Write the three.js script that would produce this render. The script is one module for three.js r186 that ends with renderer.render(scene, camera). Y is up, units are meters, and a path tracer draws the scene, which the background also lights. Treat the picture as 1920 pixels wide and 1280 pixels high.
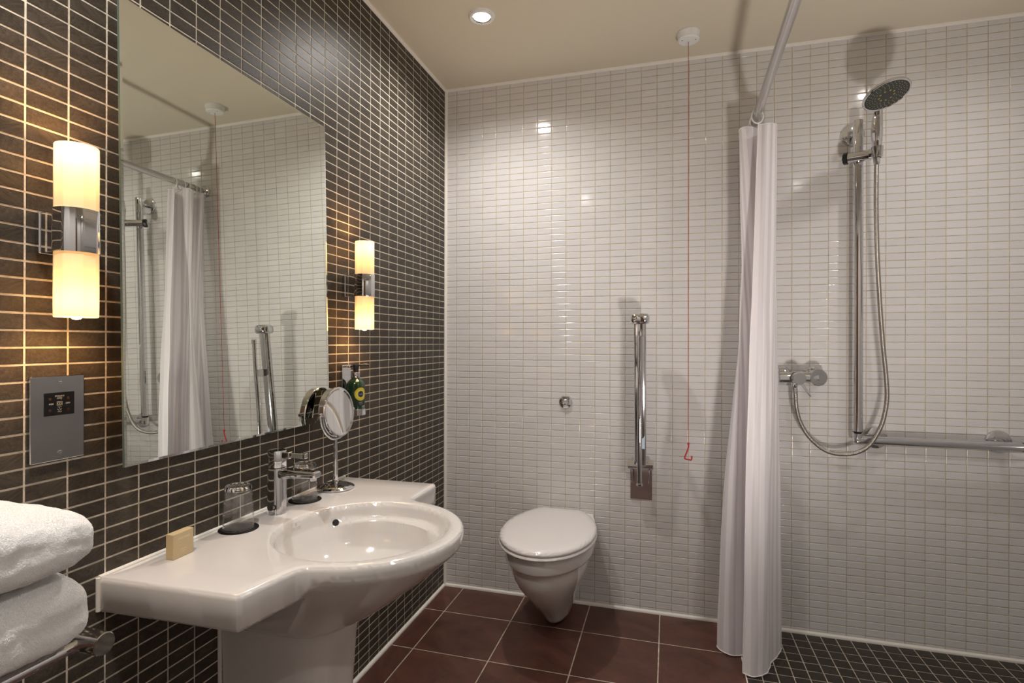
import * as THREE from 'three';
import { RoundedBoxGeometry } from 'three/addons/geometries/RoundedBoxGeometry.js';
import { mergeGeometries, toCreasedNormals } from 'three/addons/utils/BufferGeometryUtils.js';
import { ImprovedNoise } from 'three/addons/math/ImprovedNoise.js';

// ---------------------------------------------------------------- camera, light, exposure
const scene = new THREE.Scene();
scene.background = new THREE.Color(0x000000);
const camera = new THREE.PerspectiveCamera(63.97, 1.5, 0.02, 30);
camera.position.set(1.0453, 1.18, 2.463);
camera.rotation.set(0.0008, 0.2793, 0.0025, 'YXZ');
camera.updateMatrixWorld(true);
camera.updateProjectionMatrix();
const renderer = new THREE.WebGLRenderer();
renderer.toneMapping = THREE.LinearToneMapping;
renderer.toneMappingExposure = 1.0;
renderer.shadowMap.enabled = true;

const ROOM = { x: 2.4, z: 2.75, h: 2.4 };
const DOWNLIGHTS = [
  [0.37, 0.53, 4.3, 'round recessed ceiling downlight glowing above the toilet corner'],
  [1.96, 0.56, 1.4, 'round recessed ceiling downlight above the shower head'],
  [0.38, 2.08, 5.1, 'round recessed ceiling downlight above the towel rack'],
  [1.98, 2.12, 3.6, 'round recessed ceiling downlight above the shower entrance'],
];
const DOWN = { color: new THREE.Color().setRGB(1, 0.965, 0.935), angle: 1.38 };
const SCONCE = { color: new THREE.Color().setRGB(1, 0.51, 0.17), cd: 0.115 };
const FLOOR_LAMP = { color: new THREE.Color().setRGB(1, 0.93, 0.88), cd: 5.0, at: [1.62, 0.45, 1.75], to: [1.35, 2.3, 0.0] };

// ---------------------------------------------------------------- helpers
let seed = 7;
const rnd = () => { seed = (seed * 1664525 + 1013904223) >>> 0; return seed / 4294967296; };
const noise = new ImprovedNoise();
const V = (x, y, z) => new THREE.Vector3(x, y, z);
const rgb = (r, g, b) => new THREE.Color().setRGB(r, g, b);
const lerp = (a, b, t) => a + (b - a) * t;
const smooth = (a, b, x) => { const t = Math.min(1, Math.max(0, (x - a) / (b - a))); return t * t * (3 - 2 * t); };

const taken = {};
const numbered = (n) => { const k = taken[n] = (taken[n] ?? -1) + 1; return k ? `${n}_${String(k).padStart(3, '0')}` : n; };
function plain(g) {
  let o = g.index ? g.toNonIndexed() : g;
  if (!o.attributes.uv) o.setAttribute('uv', new THREE.Float32BufferAttribute(new Float32Array(o.attributes.position.count * 2), 2));
  for (const k of Object.keys(o.attributes)) if (!['position', 'normal', 'uv'].includes(k)) o.deleteAttribute(k);
  return o;
}
const join = (list) => (Array.isArray(list) ? (list.length === 1 ? list[0] : mergeGeometries(list.map(plain))) : list);
function put(name, geo, mat, parent) {
  const m = new THREE.Mesh(join(geo), mat);
  m.name = name; m.castShadow = true; m.receiveShadow = true;
  parent.add(m);
  return m;
}
function thing(name, label, category, pos = [0, 0, 0], group) {
  const o = new THREE.Group();
  o.name = numbered(name); o.position.set(...pos);
  o.userData = { label, category };
  if (group) o.userData.group = group;
  scene.add(o);
  return o;
}
function single(name, geo, mat, label, category, pos = [0, 0, 0], group) {
  const m = put(numbered(name), geo, mat, scene);
  m.position.set(...pos); m.userData = { label, category };
  if (group) m.userData.group = group;
  return m;
}
function struct(name, geo, mat, label) {
  const m = put(name, geo, mat, scene);
  m.userData = { kind: 'structure', label, category: name.split('_')[0] };
  return m;
}
const at = (g, x, y, z, rx = 0, ry = 0, rz = 0) => g.applyMatrix4(new THREE.Matrix4().compose(V(x, y, z), new THREE.Quaternion().setFromEuler(new THREE.Euler(rx, ry, rz)), V(1, 1, 1)));
const box = (w, h, d, x = 0, y = 0, z = 0, r = 0.0015) => at(new RoundedBoxGeometry(w, h, d, 2, Math.min(r, w / 2.01, h / 2.01, d / 2.01)), x, y, z);
const lathe = (pts, seg = 48, crease = 0.6) => toCreasedNormals(new THREE.LatheGeometry(pts.map((p) => new THREE.Vector2(Math.max(p[0], 0), p[1])), seg), crease);
// a turned bar with softened ends from a to b
function bar(a, b, r, r2 = r, seg = 32, ch = 0.0012) {
  const d = b.clone().sub(a), L = d.length(), c = Math.min(ch, r * 0.4, r2 * 0.4, L * 0.3);
  const g = lathe([[0, 0], [r - c, 0], [r, c], [r2, L - c], [r2 - c, L], [0, L]], seg, 0.7);
  g.applyQuaternion(new THREE.Quaternion().setFromUnitVectors(V(0, 1, 0), d.normalize()));
  return g.translate(a.x, a.y, a.z);
}
const turned = (pts, a, dir, seg = 40, crease = 0.6) => {
  const g = lathe(pts, seg, crease);
  g.applyQuaternion(new THREE.Quaternion().setFromUnitVectors(V(0, 1, 0), dir.clone().normalize()));
  return g.translate(a.x, a.y, a.z);
};
const tube = (pts, r, n = 80, seg = 12, closed = false) => new THREE.TubeGeometry(new THREE.CatmullRomCurve3(pts.map((p) => (p.isVector3 ? p : V(...p))), closed, 'catmullrom', 0.5), n, r, seg, closed);
// rings of points (each ring the same length, closed) to a skin
function loft(rings, { capStart = false, capEnd = false, crease = 0.5, closed = true, uv } = {}) {
  const n = rings[0].length, pos = [], idx = [], uvs = [];
  rings.forEach((r, i) => r.forEach((p, j) => { pos.push(p[0], p[1], p[2]); const t = uv ? uv(i, j, p) : [j / n, i / rings.length]; uvs.push(t[0], t[1]); }));
  const e = closed ? n : n - 1;
  for (let i = 0; i + 1 < rings.length; i++) for (let j = 0; j < e; j++) {
    const a = i * n + j, b = i * n + (j + 1) % n, c = a + n, d = b + n;
    idx.push(a, b, d, a, d, c);
  }
  const cap = (r, flip) => {
    const c = pos.length / 3, m = [0, 0, 0];
    r.forEach((p) => p.forEach((v, k) => { m[k] += v / n; }));
    pos.push(...m); uvs.push(0, 0);
    const o = flip ? (rings.length - 1) * n : 0;
    for (let j = 0; j < n; j++) idx.push(...(flip ? [o + j, o + (j + 1) % n, c] : [o + (j + 1) % n, o + j, c]));
  };
  if (capStart) cap(rings[0], false);
  if (capEnd) cap(rings[rings.length - 1], true);
  const g = new THREE.BufferGeometry();
  g.setAttribute('position', new THREE.Float32BufferAttribute(pos, 3));
  g.setAttribute('uv', new THREE.Float32BufferAttribute(uvs, 2));
  g.setIndex(idx);
  if (crease === null) { g.computeVertexNormals(); return g; }
  return toCreasedNormals(g, crease);
}

// ---------------------------------------------------------------- textures
function dataTex(n, f, srgb = true) {
  const d = new Uint8Array(n * n * 4);
  for (let j = 0; j < n; j++) for (let i = 0; i < n; i++) {
    const c = f(i / n, j / n), k = (j * n + i) * 4;
    d[k] = c[0] * 255; d[k + 1] = c[1] * 255; d[k + 2] = c[2] * 255; d[k + 3] = 255;
  }
  const t = new THREE.DataTexture(d, n, n);
  t.wrapS = t.wrapT = THREE.RepeatWrapping; t.magFilter = THREE.LinearFilter; t.minFilter = THREE.LinearMipmapLinearFilter;
  t.generateMipmaps = true;
  if (srgb) t.colorSpace = THREE.SRGBColorSpace;
  t.needsUpdate = true;
  return t;
}
const tor = (u, v, f, z) => { // noise that repeats over the unit square
  const a = u * 2 * Math.PI, b = v * 2 * Math.PI, R = f / (2 * Math.PI);
  return noise.noise(R * Math.cos(a) + 17 + z, R * Math.sin(a) + R * Math.cos(b) * 1.7, R * Math.sin(b) + 3.1 * z);
};
const cl = (x) => Math.min(1, Math.max(0, x));
const stoneTex = dataTex(512, (u, v) => {
  const n = tor(u, v, 9, 1) * 0.10 + tor(u, v, 34, 2) * 0.11 + tor(u, v, 110, 3) * 0.14;
  let k = 0.78 + n + (rnd() - 0.5) * 0.10;
  if (rnd() < 0.004) k += 0.22;
  return [cl(k), cl(k * 0.985), cl(k * 0.96)];
});
const clayTex = dataTex(512, (u, v) => {
  const n = tor(u, v, 5, 5) * 0.13 + tor(u, v, 19, 6) * 0.07 + tor(u, v, 80, 7) * 0.05;
  const k = 0.84 + n + (rnd() - 0.5) * 0.04;
  return [cl(k), cl(k), cl(k)];
});
const groutTex = dataTex(256, (u, v) => { const k = 0.88 + tor(u, v, 12, 9) * 0.12 + tor(u, v, 60, 4) * 0.1 + (rnd() - 0.5) * 0.06; return [cl(k), cl(k * 0.985), cl(k * 0.95)]; });
const plasterBump = dataTex(256, (u, v) => { const k = 0.5 + tor(u, v, 20, 3) * 0.3 + tor(u, v, 70, 8) * 0.2; return [cl(k), cl(k), cl(k)]; }, false);
const terryBump = dataTex(512, (u, v) => { const k = 0.5 + tor(u, v, 60, 3) * 0.45 + tor(u, v, 140, 8) * 0.35 + (rnd() - 0.5) * 0.2; return [cl(k), cl(k), cl(k)]; }, false);
const hoseBump = dataTex(64, (u, v) => { const k = 0.5 + 0.5 * Math.sin(u * 2 * Math.PI * 8); return [k, k, k]; }, false);
const satinTex = dataTex(512, (u, v) => { // woven satin stripes along the drop of the curtain
  const s = Math.sin(u * 2 * Math.PI * 8); const st = smooth(-0.15, 0.15, s);
  const k = lerp(0.91, 0.985, st) + (rnd() - 0.5) * 0.02;
  return [cl(k), cl(k * 0.985), cl(k * 0.99)];
});
function canvasTex(w, h, draw) {
  const c = document.createElement('canvas'); c.width = w; c.height = h;
  draw(c.getContext('2d'), w, h);
  const t = new THREE.CanvasTexture(c); t.colorSpace = THREE.SRGBColorSpace; t.anisotropy = 8;
  return t;
}

// ---------------------------------------------------------------- materials
const std = (o) => new THREE.MeshStandardMaterial(o);
const phy = (o) => new THREE.MeshPhysicalMaterial(o);
const chrome = std({ color: rgb(0.70, 0.70, 0.715), metalness: 1, roughness: 0.06 });
const steel = std({ color: rgb(0.62, 0.61, 0.60), metalness: 1, roughness: 0.22 });
const satinSteel = std({ color: rgb(0.60, 0.60, 0.62), metalness: 1, roughness: 0.16 });
const ceramic = phy({ color: rgb(0.69, 0.66, 0.63), roughness: 0.12, clearcoat: 0.6, clearcoatRoughness: 0.04 });
const lidMat = phy({ color: rgb(0.72, 0.685, 0.67), roughness: 0.2, clearcoat: 0.3, clearcoatRoughness: 0.12 });
const caulk = std({ color: rgb(0.80, 0.76, 0.69), roughness: 0.55 });
const blackPlastic = std({ color: rgb(0.012, 0.012, 0.013), roughness: 0.35 });
const whitePlastic = std({ color: rgb(0.78, 0.78, 0.75), roughness: 0.35 });
const mirrorMat = std({ color: rgb(0.86, 0.895, 0.835), metalness: 1, roughness: 0.0 });
const mirrorClear = std({ color: rgb(0.9, 0.9, 0.9), metalness: 1, roughness: 0.01 });
const glassMat = phy({ color: 0xffffff, roughness: 0, transmission: 1, thickness: 0.004, ior: 1.46 });
const paint = std({ color: rgb(0.68, 0.62, 0.49), roughness: 0.9, bumpMap: plasterBump, bumpScale: 0.0004 });
const wallPaint = std({ color: rgb(0.86, 0.84, 0.80), roughness: 0.85 });

// ================================================================ STRUCTURE
const T = 0.12;
const uvScale = (g, s) => { const p = g.attributes.position, n = g.attributes.normal, u = g.attributes.uv; for (let i = 0; i < p.count; i++) { const ax = Math.abs(n.getX(i)), ay = Math.abs(n.getY(i)); u.setXY(i, (ax > 0.7 ? p.getZ(i) : p.getX(i)) * s, (ay > 0.7 ? p.getZ(i) : p.getY(i)) * s); } return g; };
const slab = (x0, x1, y0, y1, z0, z1, s = 2) => uvScale(at(new THREE.BoxGeometry(x1 - x0, y1 - y0, z1 - z0), (x0 + x1) / 2, (y0 + y1) / 2, (z0 + z1) / 2), s);

// one tile: face, softened edges and sides; local z points out of the wall
function tileGeo(size, soft, drop, tilt, thick, uo = 0, vo = 0, us = 1, vs = 1) {
  const P = [], N = [], U = [];
  const quad = (a, b, c, d, na, nb, nc, nd) => [[a, na], [b, nb], [c, nc], [a, na], [c, nc], [d, nd]].forEach(([p, n]) => { P.push(...p); N.push(...n); U.push((p[0] + 0.5) * us + uo, (p[1] + 0.5) * vs + vo); });
  const ix = 0.5 - soft / size[0], iy = 0.5 - soft / size[1], z = [0, 0, 1], s = Math.sin(tilt), c = Math.cos(tilt);
  const i = [[-ix, -iy, 0], [ix, -iy, 0], [ix, iy, 0], [-ix, iy, 0]], o = [[-0.5, -0.5, -drop], [0.5, -0.5, -drop], [0.5, 0.5, -drop], [-0.5, 0.5, -drop]], b = o.map((p) => [p[0], p[1], -thick]);
  quad(...i, z, z, z, z);
  const dir = [[0, -1], [1, 0], [0, 1], [-1, 0]];
  for (let k = 0; k < 4; k++) {
    const k2 = (k + 1) % 4, e = [dir[k][0] * s * size[0], dir[k][1] * s * size[1], c], w = [dir[k][0], dir[k][1], 0];
    quad(o[k], o[k2], i[k2], i[k], e, e, z, z);
    quad(b[k], b[k2], o[k2], o[k], w, w, w, w);
  }
  const g = new THREE.BufferGeometry();
  g.setAttribute('position', new THREE.Float32BufferAttribute(P, 3));
  g.setAttribute('normal', new THREE.Float32BufferAttribute(N, 3));
  g.setAttribute('uv', new THREE.Float32BufferAttribute(U, 2));
  return g;
}
// lays tiles over a surface: the 300 that show largest as single parts, the rest as one part
function layTiles(parent, name, cells, frame, geos, mats, tints, shake, hidden = () => false) {
  const q = V(0, 0, 0), scored = cells.map((c) => {
    frame(q, c.u, c.v);
    const p = q.clone().project(camera), d = q.distanceTo(camera.position);
    const front = q.clone().sub(camera.position).dot(camera.getWorldDirection(V(0, 0, 0))) > 0.05;
    const inView = front && Math.abs(p.x) < 1.01 && Math.abs(p.y) < 1.01 && !hidden(c);
    let area = 0;
    if (inView) {
      const a = V(0, 0, 0), b = V(0, 0, 0), e = V(0, 0, 0);
      frame(a, c.u - c.w / 2, c.v - c.h / 2).project(camera); frame(b, c.u + c.w / 2, c.v - c.h / 2).project(camera); frame(e, c.u - c.w / 2, c.v + c.h / 2).project(camera);
      area = Math.abs((b.x - a.x) * (e.y - a.y) - (b.y - a.y) * (e.x - a.x));
    }
    return { c, area, d };
  }).sort((a, b) => b.area - a.area);
  const rest = [];
  const place = (o, c) => {
    frame(o.position, c.u, c.v, o);
    o.rotateX((rnd() - 0.5) * shake); o.rotateY((rnd() - 0.5) * shake);
    o.scale.set(c.w, c.h, 1); o.updateMatrix();
  };
  scored.forEach(({ c, area }, k) => {
    if (k < 300 && area > 0) {
      const m = put(name, geos[Math.floor(rnd() * geos.length)], mats[Math.floor(rnd() * mats.length)], parent);
      place(m, c);
    } else rest.push(c);
  });
  if (!rest.length) return;
  const im = new THREE.InstancedMesh(geos[0], mats[0], rest.length), o = new THREE.Object3D();
  rest.forEach((c, k) => { o.rotation.set(0, 0, 0); place(o, c); im.setMatrixAt(k, o.matrix); im.setColorAt(k, tints[Math.floor(rnd() * tints.length)]); });
  im.name = name + '_field'; im.castShadow = im.receiveShadow = true; im.userData = { kind: 'stuff' };
  parent.add(im);
}
function grid(u0, u1, uLine, uPitch, v0, v1, vLine, vPitch, gap) {
  const cut = (a, b, line, pitch) => { const out = [], k0 = Math.floor((a - line) / pitch); for (let k = k0; line + k * pitch < b; k++) { const s = Math.max(a, line + k * pitch + gap / 2), e = Math.min(b, line + (k + 1) * pitch - gap / 2); if (e - s > 0.004) out.push([s, e]); } return out; };
  const cells = [];
  for (const [a, b] of cut(u0, u1, uLine, uPitch)) for (const [c, d] of cut(v0, v1, vLine, vPitch)) cells.push({ u: (a + b) / 2, v: (c + d) / 2, w: b - a, h: d - c });
  return cells;
}

// left wall: dark slate-coloured tiles in pale grout
const paleGrout = std({ color: rgb(0.93, 0.87, 0.77), roughness: 0.85, map: groutTex });
const wallLeft = struct('wall_left', slab(-T, -0.0012, 0, ROOM.h, -T, ROOM.z + T), paleGrout, 'wall of dark brown-grey tiles with pale grout behind the washbasin');
{
  const w = 0.066, h = 0.0257;
  const geos = [0, 1, 2, 3, 4, 5].map((k) => tileGeo([w, h], 0.0009, 0.0006, 0.8, 0.005, k * 0.31, k * 0.17, 0.33, 0.13));
  const tones = [0.9, 1, 1.08, 0.95, 1.15];
  const mats = tones.map((t) => phy({ color: rgb(0.116 * t, 0.099 * t, 0.081 * t), roughness: 0.42, specularIntensity: 0.35, map: stoneTex }));
  layTiles(wallLeft, 'wall_tile', grid(-0.002, ROOM.z, 1.8026, 0.0694, 0.004, ROOM.h - 0.004, -0.0006, 0.02923, 0.0036), (p, u, v, o) => { p.set(0, v, u); if (o) o.rotation.set(0, Math.PI / 2, 0); return p; }, geos, mats, tones.map((t) => rgb(t, t, t)), 0.003,
    (c) => (c.v > 0.95 && c.v < 1.84 && c.u > 1.0 && c.u < 1.64) || (c.v < 0.73 && c.v > 0.2 && c.u > 1.15 && c.u < 1.39));
}
// back wall: small glossy white tiles
const sandGrout = std({ color: rgb(0.63, 0.535, 0.385), roughness: 0.9, map: groutTex });
const wallBack = struct('wall_back', slab(-T, ROOM.x + T, 0, ROOM.h, -T, -0.0009), sandGrout, 'wall of small glossy white tiles behind the toilet and shower');
const whiteTones = [0.97, 1, 0.985, 1.02, 0.99];
const whiteGeos = [tileGeo([0.0646, 0.0268], 0.0026, 0.0007, 0.6, 0.005)];
const whiteMats = whiteTones.map((t) => phy({ color: rgb(0.675 * t, 0.655 * t, 0.645 * t), roughness: 0.09 }));
{
  layTiles(wallBack, 'wall_tile', grid(0.004, ROOM.x - 0.002, 0.0585, 0.0668, 0.006, ROOM.h - 0.006, 0.0213, 0.02902, 0.0022), (p, u, v, o) => { p.set(u, v, 0); if (o) o.rotation.set(0, 0, 0); return p; }, whiteGeos, whiteMats, whiteTones.map((t) => rgb(t, t, t)), 0.005,
    (c) => c.u > 1.28 && c.u < 1.46 && c.v < 2.03);
}
// right wall beyond the shower, just outside the view
const wallRight = struct('wall_right', slab(ROOM.x + 0.0009, ROOM.x + T, 0, ROOM.h, -T, ROOM.z + T), sandGrout, 'white tiled side wall of the shower');
layTiles(wallRight, 'wall_tile', grid(0.004, ROOM.z - 0.002, 0.0585, 0.0668, 0.006, ROOM.h - 0.006, 0.0213, 0.02902, 0.0022), (p, u, v, o) => { p.set(ROOM.x, v, u); if (o) o.rotation.set(0, -Math.PI / 2, 0); return p; }, whiteGeos, whiteMats, whiteTones.map((t) => rgb(t, t, t)), 0.005);
// wall behind the viewer with the door
const wallFront = struct('wall_front', [slab(-T, 0.95, 0, ROOM.h, ROOM.z, ROOM.z + T), slab(1.85, ROOM.x + T, 0, ROOM.h, ROOM.z, ROOM.z + T), slab(0.95, 1.85, 2.05, ROOM.h, ROOM.z, ROOM.z + T)], wallPaint, 'painted wall with the bathroom door');
const doorWood = std({ color: rgb(0.26, 0.14, 0.08), roughness: 0.45, map: clayTex });
const door = struct('door_1', box(0.90, 2.05, 0.045, 1.40, 1.025, ROOM.z + 0.03, 0.003), doorWood, 'dark brown wooden bathroom door');
put('door_handle', [bar(V(1.76, 1.0, ROOM.z + 0.008), V(1.76, 1.0, ROOM.z - 0.05), 0.011), bar(V(1.77, 1.0, ROOM.z - 0.045), V(1.64, 1.0, ROOM.z - 0.045), 0.009)], chrome, door);
// ceiling
struct('ceiling', slab(-T, ROOM.x + T, ROOM.h, ROOM.h + T, -T, ROOM.z + T, 1), paint, 'plain beige painted ceiling');

// floor: red-brown quarry tiles, and the mosaic of the shower
const SH = 1.31;
const floorGrout = std({ color: rgb(0.66, 0.60, 0.51), roughness: 0.9, map: groutTex });
const floor = struct('floor', slab(-T, SH, -T, -0.0012, -T, ROOM.z + T), floorGrout, 'floor of large red-brown square tiles with pale grout');
{
  const geos = [0, 1, 2, 3].map((k) => tileGeo([0.299, 0.299], 0.0014, 0.0008, 0.7, 0.006, k * 0.37, k * 0.23, 0.6, 0.6));
  const mats = [0.92, 1, 1.07].map((t) => std({ color: rgb(0.140 * t, 0.056 * t, 0.039 * t), roughness: 0.38, map: clayTex }));
  layTiles(floor, 'floor_tile', grid(0.002, SH - 0.001, 0.1015, 0.3031, 0.002, ROOM.z - 0.002, 0.2395, 0.3031, 0.0042), (p, u, v, o) => { p.set(u, 0, v); if (o) o.rotation.set(-Math.PI / 2, 0, 0); return p; }, geos, mats, [rgb(1, 1, 1)], 0.001);
}
const showerFloor = struct('shower_floor', slab(SH, ROOM.x + T, -T, -0.0012, -T, ROOM.z + T), floorGrout, 'shower floor of small dark brown mosaic tiles');
showerFloor.userData.category = 'floor';
{
  const geos = [0, 1, 2].map((k) => tileGeo([0.05, 0.05], 0.0010, 0.0007, 0.7, 0.006, k * 0.31, k * 0.47, 0.2, 0.2));
  const tones = [0.9, 1, 1.12];
  const mats = tones.map((t) => std({ color: rgb(0.050 * t, 0.036 * t, 0.027 * t), roughness: 0.42, map: stoneTex }));
  layTiles(showerFloor, 'mosaic_tile', grid(SH + 0.002, ROOM.x - 0.002, 1.3115, 0.0537, 0.002, ROOM.z - 0.002, 0.0085, 0.0537, 0.0036), (p, u, v, o) => { p.set(u, 0, v); if (o) o.rotation.set(-Math.PI / 2, 0, 0); return p; }, geos, mats, tones.map((t) => rgb(t, t, t)), 0.003);
}
// sealant and edge beads where the surfaces meet
const bead = (a, b, r) => bar(V(...a), V(...b), r, r, 10, 0.0004);
const trim = (n, geo, label) => { const m = struct(`trim_${n}`, geo, caulk, label); m.userData.category = 'sealant'; return m; };
trim(1, bead([0.0035, 0, 0.0035], [0.0035, ROOM.h, 0.0035], 0.0085), 'pale sealant bead in the corner of dark and white walls');
trim(2, bead([0, ROOM.h - 0.001, 0], [0, ROOM.h - 0.001, ROOM.z], 0.010), 'pale sealant bead between dark wall and ceiling');
trim(3, bead([0, ROOM.h - 0.001, 0], [ROOM.x, ROOM.h - 0.001, 0], 0.010), 'pale sealant bead between white wall and ceiling');
trim(4, bead([0, 0.001, 0], [0, 0.001, ROOM.z], 0.011), 'pale sealant bead between dark wall and floor');
trim(5, bead([0, 0.001, 0], [ROOM.x, 0.001, 0], 0.011), 'pale sealant bead between white wall and floor');
trim(6, box(0.004, 0.004, ROOM.z, SH + 0.0005, -0.0012, ROOM.z / 2, 0.001), 'thin metal strip between red floor and shower mosaic');

// ================================================================ LAMPS
for (const [x, z, cd, label] of DOWNLIGHTS) {
  const t = thing('ceiling_downlight', label, 'downlight', [x, ROOM.h, z], 'ceiling downlights');
  put('bezel', lathe([[0.034, -0.002], [0.036, -0.009], [0.044, -0.010], [0.0485, -0.006], [0.050, 0.0], [0.034, 0.0]], 56, 0.8), whitePlastic, t);
  put('reflector', lathe([[0.0345, -0.0085], [0.030, -0.003], [0.026, -0.0015]], 40), chrome, t);
  put('lamp_lens', at(new THREE.CylinderGeometry(0.027, 0.030, 0.004, 40), 0, -0.004, 0), std({ color: 0xffffff, emissive: rgb(1, 0.93, 0.86), emissiveIntensity: 14, roughness: 0.4 }), t);
  const s = new THREE.SpotLight(DOWN.color, cd, 0, DOWN.angle, 1, 2);
  s.name = 'downlight_beam'; s.position.set(x, ROOM.h - 0.014, z); s.target.position.set(x, 0, z);
  s.castShadow = true; s.shadow.radius = 1.4;
  scene.add(s, s.target);
}
const shadeGlass = phy({ color: rgb(0.82, 0.76, 0.58), roughness: 0.95, transmission: 0.15, thickness: 0, side: THREE.DoubleSide });
const bulbGlow = std({ color: 0xffffff, emissive: rgb(1, 0.80, 0.5), emissiveIntensity: 3, roughness: 0.5 });
for (const [z, label] of [[1.771, 'chrome wall sconce with two glowing glass shades above the shaver socket'], [0.852, 'chrome wall sconce with two glowing glass shades above the soap dispenser']]) {
  const t = thing('wall_sconce', label, 'wall lamp', [0, 1.3655, z], 'wall sconces beside the mirror');
  const X = 0.073;
  put('back_plate', box(0.010, 0.072, 0.034, 0.0055, 0, 0, 0.002), chrome, t);
  put('arm', box(0.040, 0.070, 0.030, 0.028, 0, 0, 0.002), chrome, t);
  put('band', at(lathe([[0.0295, -0.037], [0.0328, -0.0365], [0.0330, -0.036], [0.0330, 0.036], [0.0328, 0.0365], [0.0295, 0.037]], 64, 0.7), X, 0, 0), chrome, t);
  for (const s of [1, -1]) {
    const sh = put('shade', at(lathe([[0.0312, s * 0.030], [0.0314, s * 0.10], [0.0312, s * 0.144], [0.0305, s * 0.1452]], 64, 0.8), X, 0, 0), shadeGlass, t);
    sh.userData.label = s > 0 ? 'upper opal glass cylinder' : 'lower opal glass cylinder';
    put('bulb', at(lathe([[0, 0.150], [0.006, 0.1485], [0.0105, 0.143], [0.0120, 0.132], [0.0115, 0.118], [0.0085, 0.100], [0.0065, 0.088], [0, 0.088]].map(([r, y]) => [r, s * y]), 32, 1), X, 0, 0), bulbGlow, t);
    put('lamp_holder', at(lathe([[0, 0.02], [0.009, 0.02], [0.009, 0.089], [0, 0.089]].map(([r, y]) => [r, s * y]), 24), X, 0, 0), whitePlastic, t);
    const p = new THREE.PointLight(SCONCE.color, SCONCE.cd, 0, 2);
    p.name = 'sconce_glow'; p.position.set(X, 1.3655 + s * 0.122, z); p.castShadow = true; p.shadow.radius = 0.5;
    scene.add(p);
  }
}
{ // a portable lamp standing in the shower, below the view: the shadows on the wall rise from it
  const [x, y, z] = FLOOR_LAMP.at;
  const t = thing('portable_lamp', 'small square portable lamp standing on the shower floor', 'lamp', [x, 0, z]);
  const aim = V(...FLOOR_LAMP.to).sub(V(x, y, z)).normalize();
  const face = new THREE.Quaternion().setFromUnitVectors(V(0, 0, 1), aim);
  const turn = (g, b) => g.applyQuaternion(face).translate(0, b, 0);
  put('lamp_stand', [bar(V(0, 0.004, 0), V(0, y - 0.05, 0), 0.008), lathe([[0, 0], [0.09, 0], [0.088, 0.008], [0.01, 0.014], [0, 0.014]], 32)], blackPlastic, t);
  put('lamp_housing', turn(box(0.17, 0.17, 0.04, 0, 0, -0.03, 0.006), y), blackPlastic, t);
  put('lamp_panel', turn(box(0.15, 0.15, 0.004, 0, 0, -0.009, 0.001), y), std({ color: 0xffffff, emissive: rgb(1, 0.95, 0.9), emissiveIntensity: 2, roughness: 0.5 }), t);
  const s = new THREE.SpotLight(FLOOR_LAMP.color, FLOOR_LAMP.cd, 0, 1.0, 1, 2);
  s.name = 'portable_lamp_beam'; s.position.set(x + aim.x * 0.02, y + aim.y * 0.02, z + aim.z * 0.02); s.target.position.set(...FLOOR_LAMP.to);
  s.castShadow = true; s.shadow.radius = 3.8;
  scene.add(s, s.target);
}

// ================================================================ WALL MIRROR
{
  const BL = V(0.047, 0.938, 1.663), BR = V(0.033, 0.938, 0.988), TR = V(0.015, 1.846, 0.988);
  const ux = BR.clone().sub(BL), uy = TR.clone().sub(BR), W = ux.length(), H = uy.length();
  const X = ux.normalize(), Y = uy.normalize(), Z = X.clone().cross(Y).normalize();
  const t = thing('wall_mirror', 'large frameless rectangular mirror on the dark tiled wall', 'mirror');
  const c = BL.clone().addScaledVector(X, W / 2).addScaledVector(Y, H / 2);
  t.position.copy(c);
  t.quaternion.setFromRotationMatrix(new THREE.Matrix4().makeBasis(X, Y, Z));
  const b = 0.005;
  const ring = (w, h, z) => [[-w / 2, -h / 2, z], [w / 2, -h / 2, z], [w / 2, h / 2, z], [-w / 2, h / 2, z]];
  put('mirror_glass', loft([ring(W, H, -0.0003), ring(W - 2 * b, H - 2 * b, 0), ring(0.0002, 0.0002, 0)], { crease: 0.01 }), mirrorMat, t);
  put('glass_edge', loft([ring(W - 0.002, H - 0.002, -0.0062), ring(W, H, -0.0055), ring(W, H, -0.0003)], { crease: 0.3, capStart: true }), std({ color: rgb(0.10, 0.14, 0.12), roughness: 0.15 }), t);
  const wood = std({ color: rgb(0.05, 0.045, 0.04), roughness: 0.8 });
  // two hidden battens carry it off the wall
  put('batten', box(W - 0.2, 0.04, 0.010, 0, -H / 2 + 0.14, -0.0115, 0.001), wood, t);
  put('batten', box(W - 0.2, 0.04, 0.007, 0, H / 2 - 0.10, -0.0098, 0.001), wood, t);
}

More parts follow.
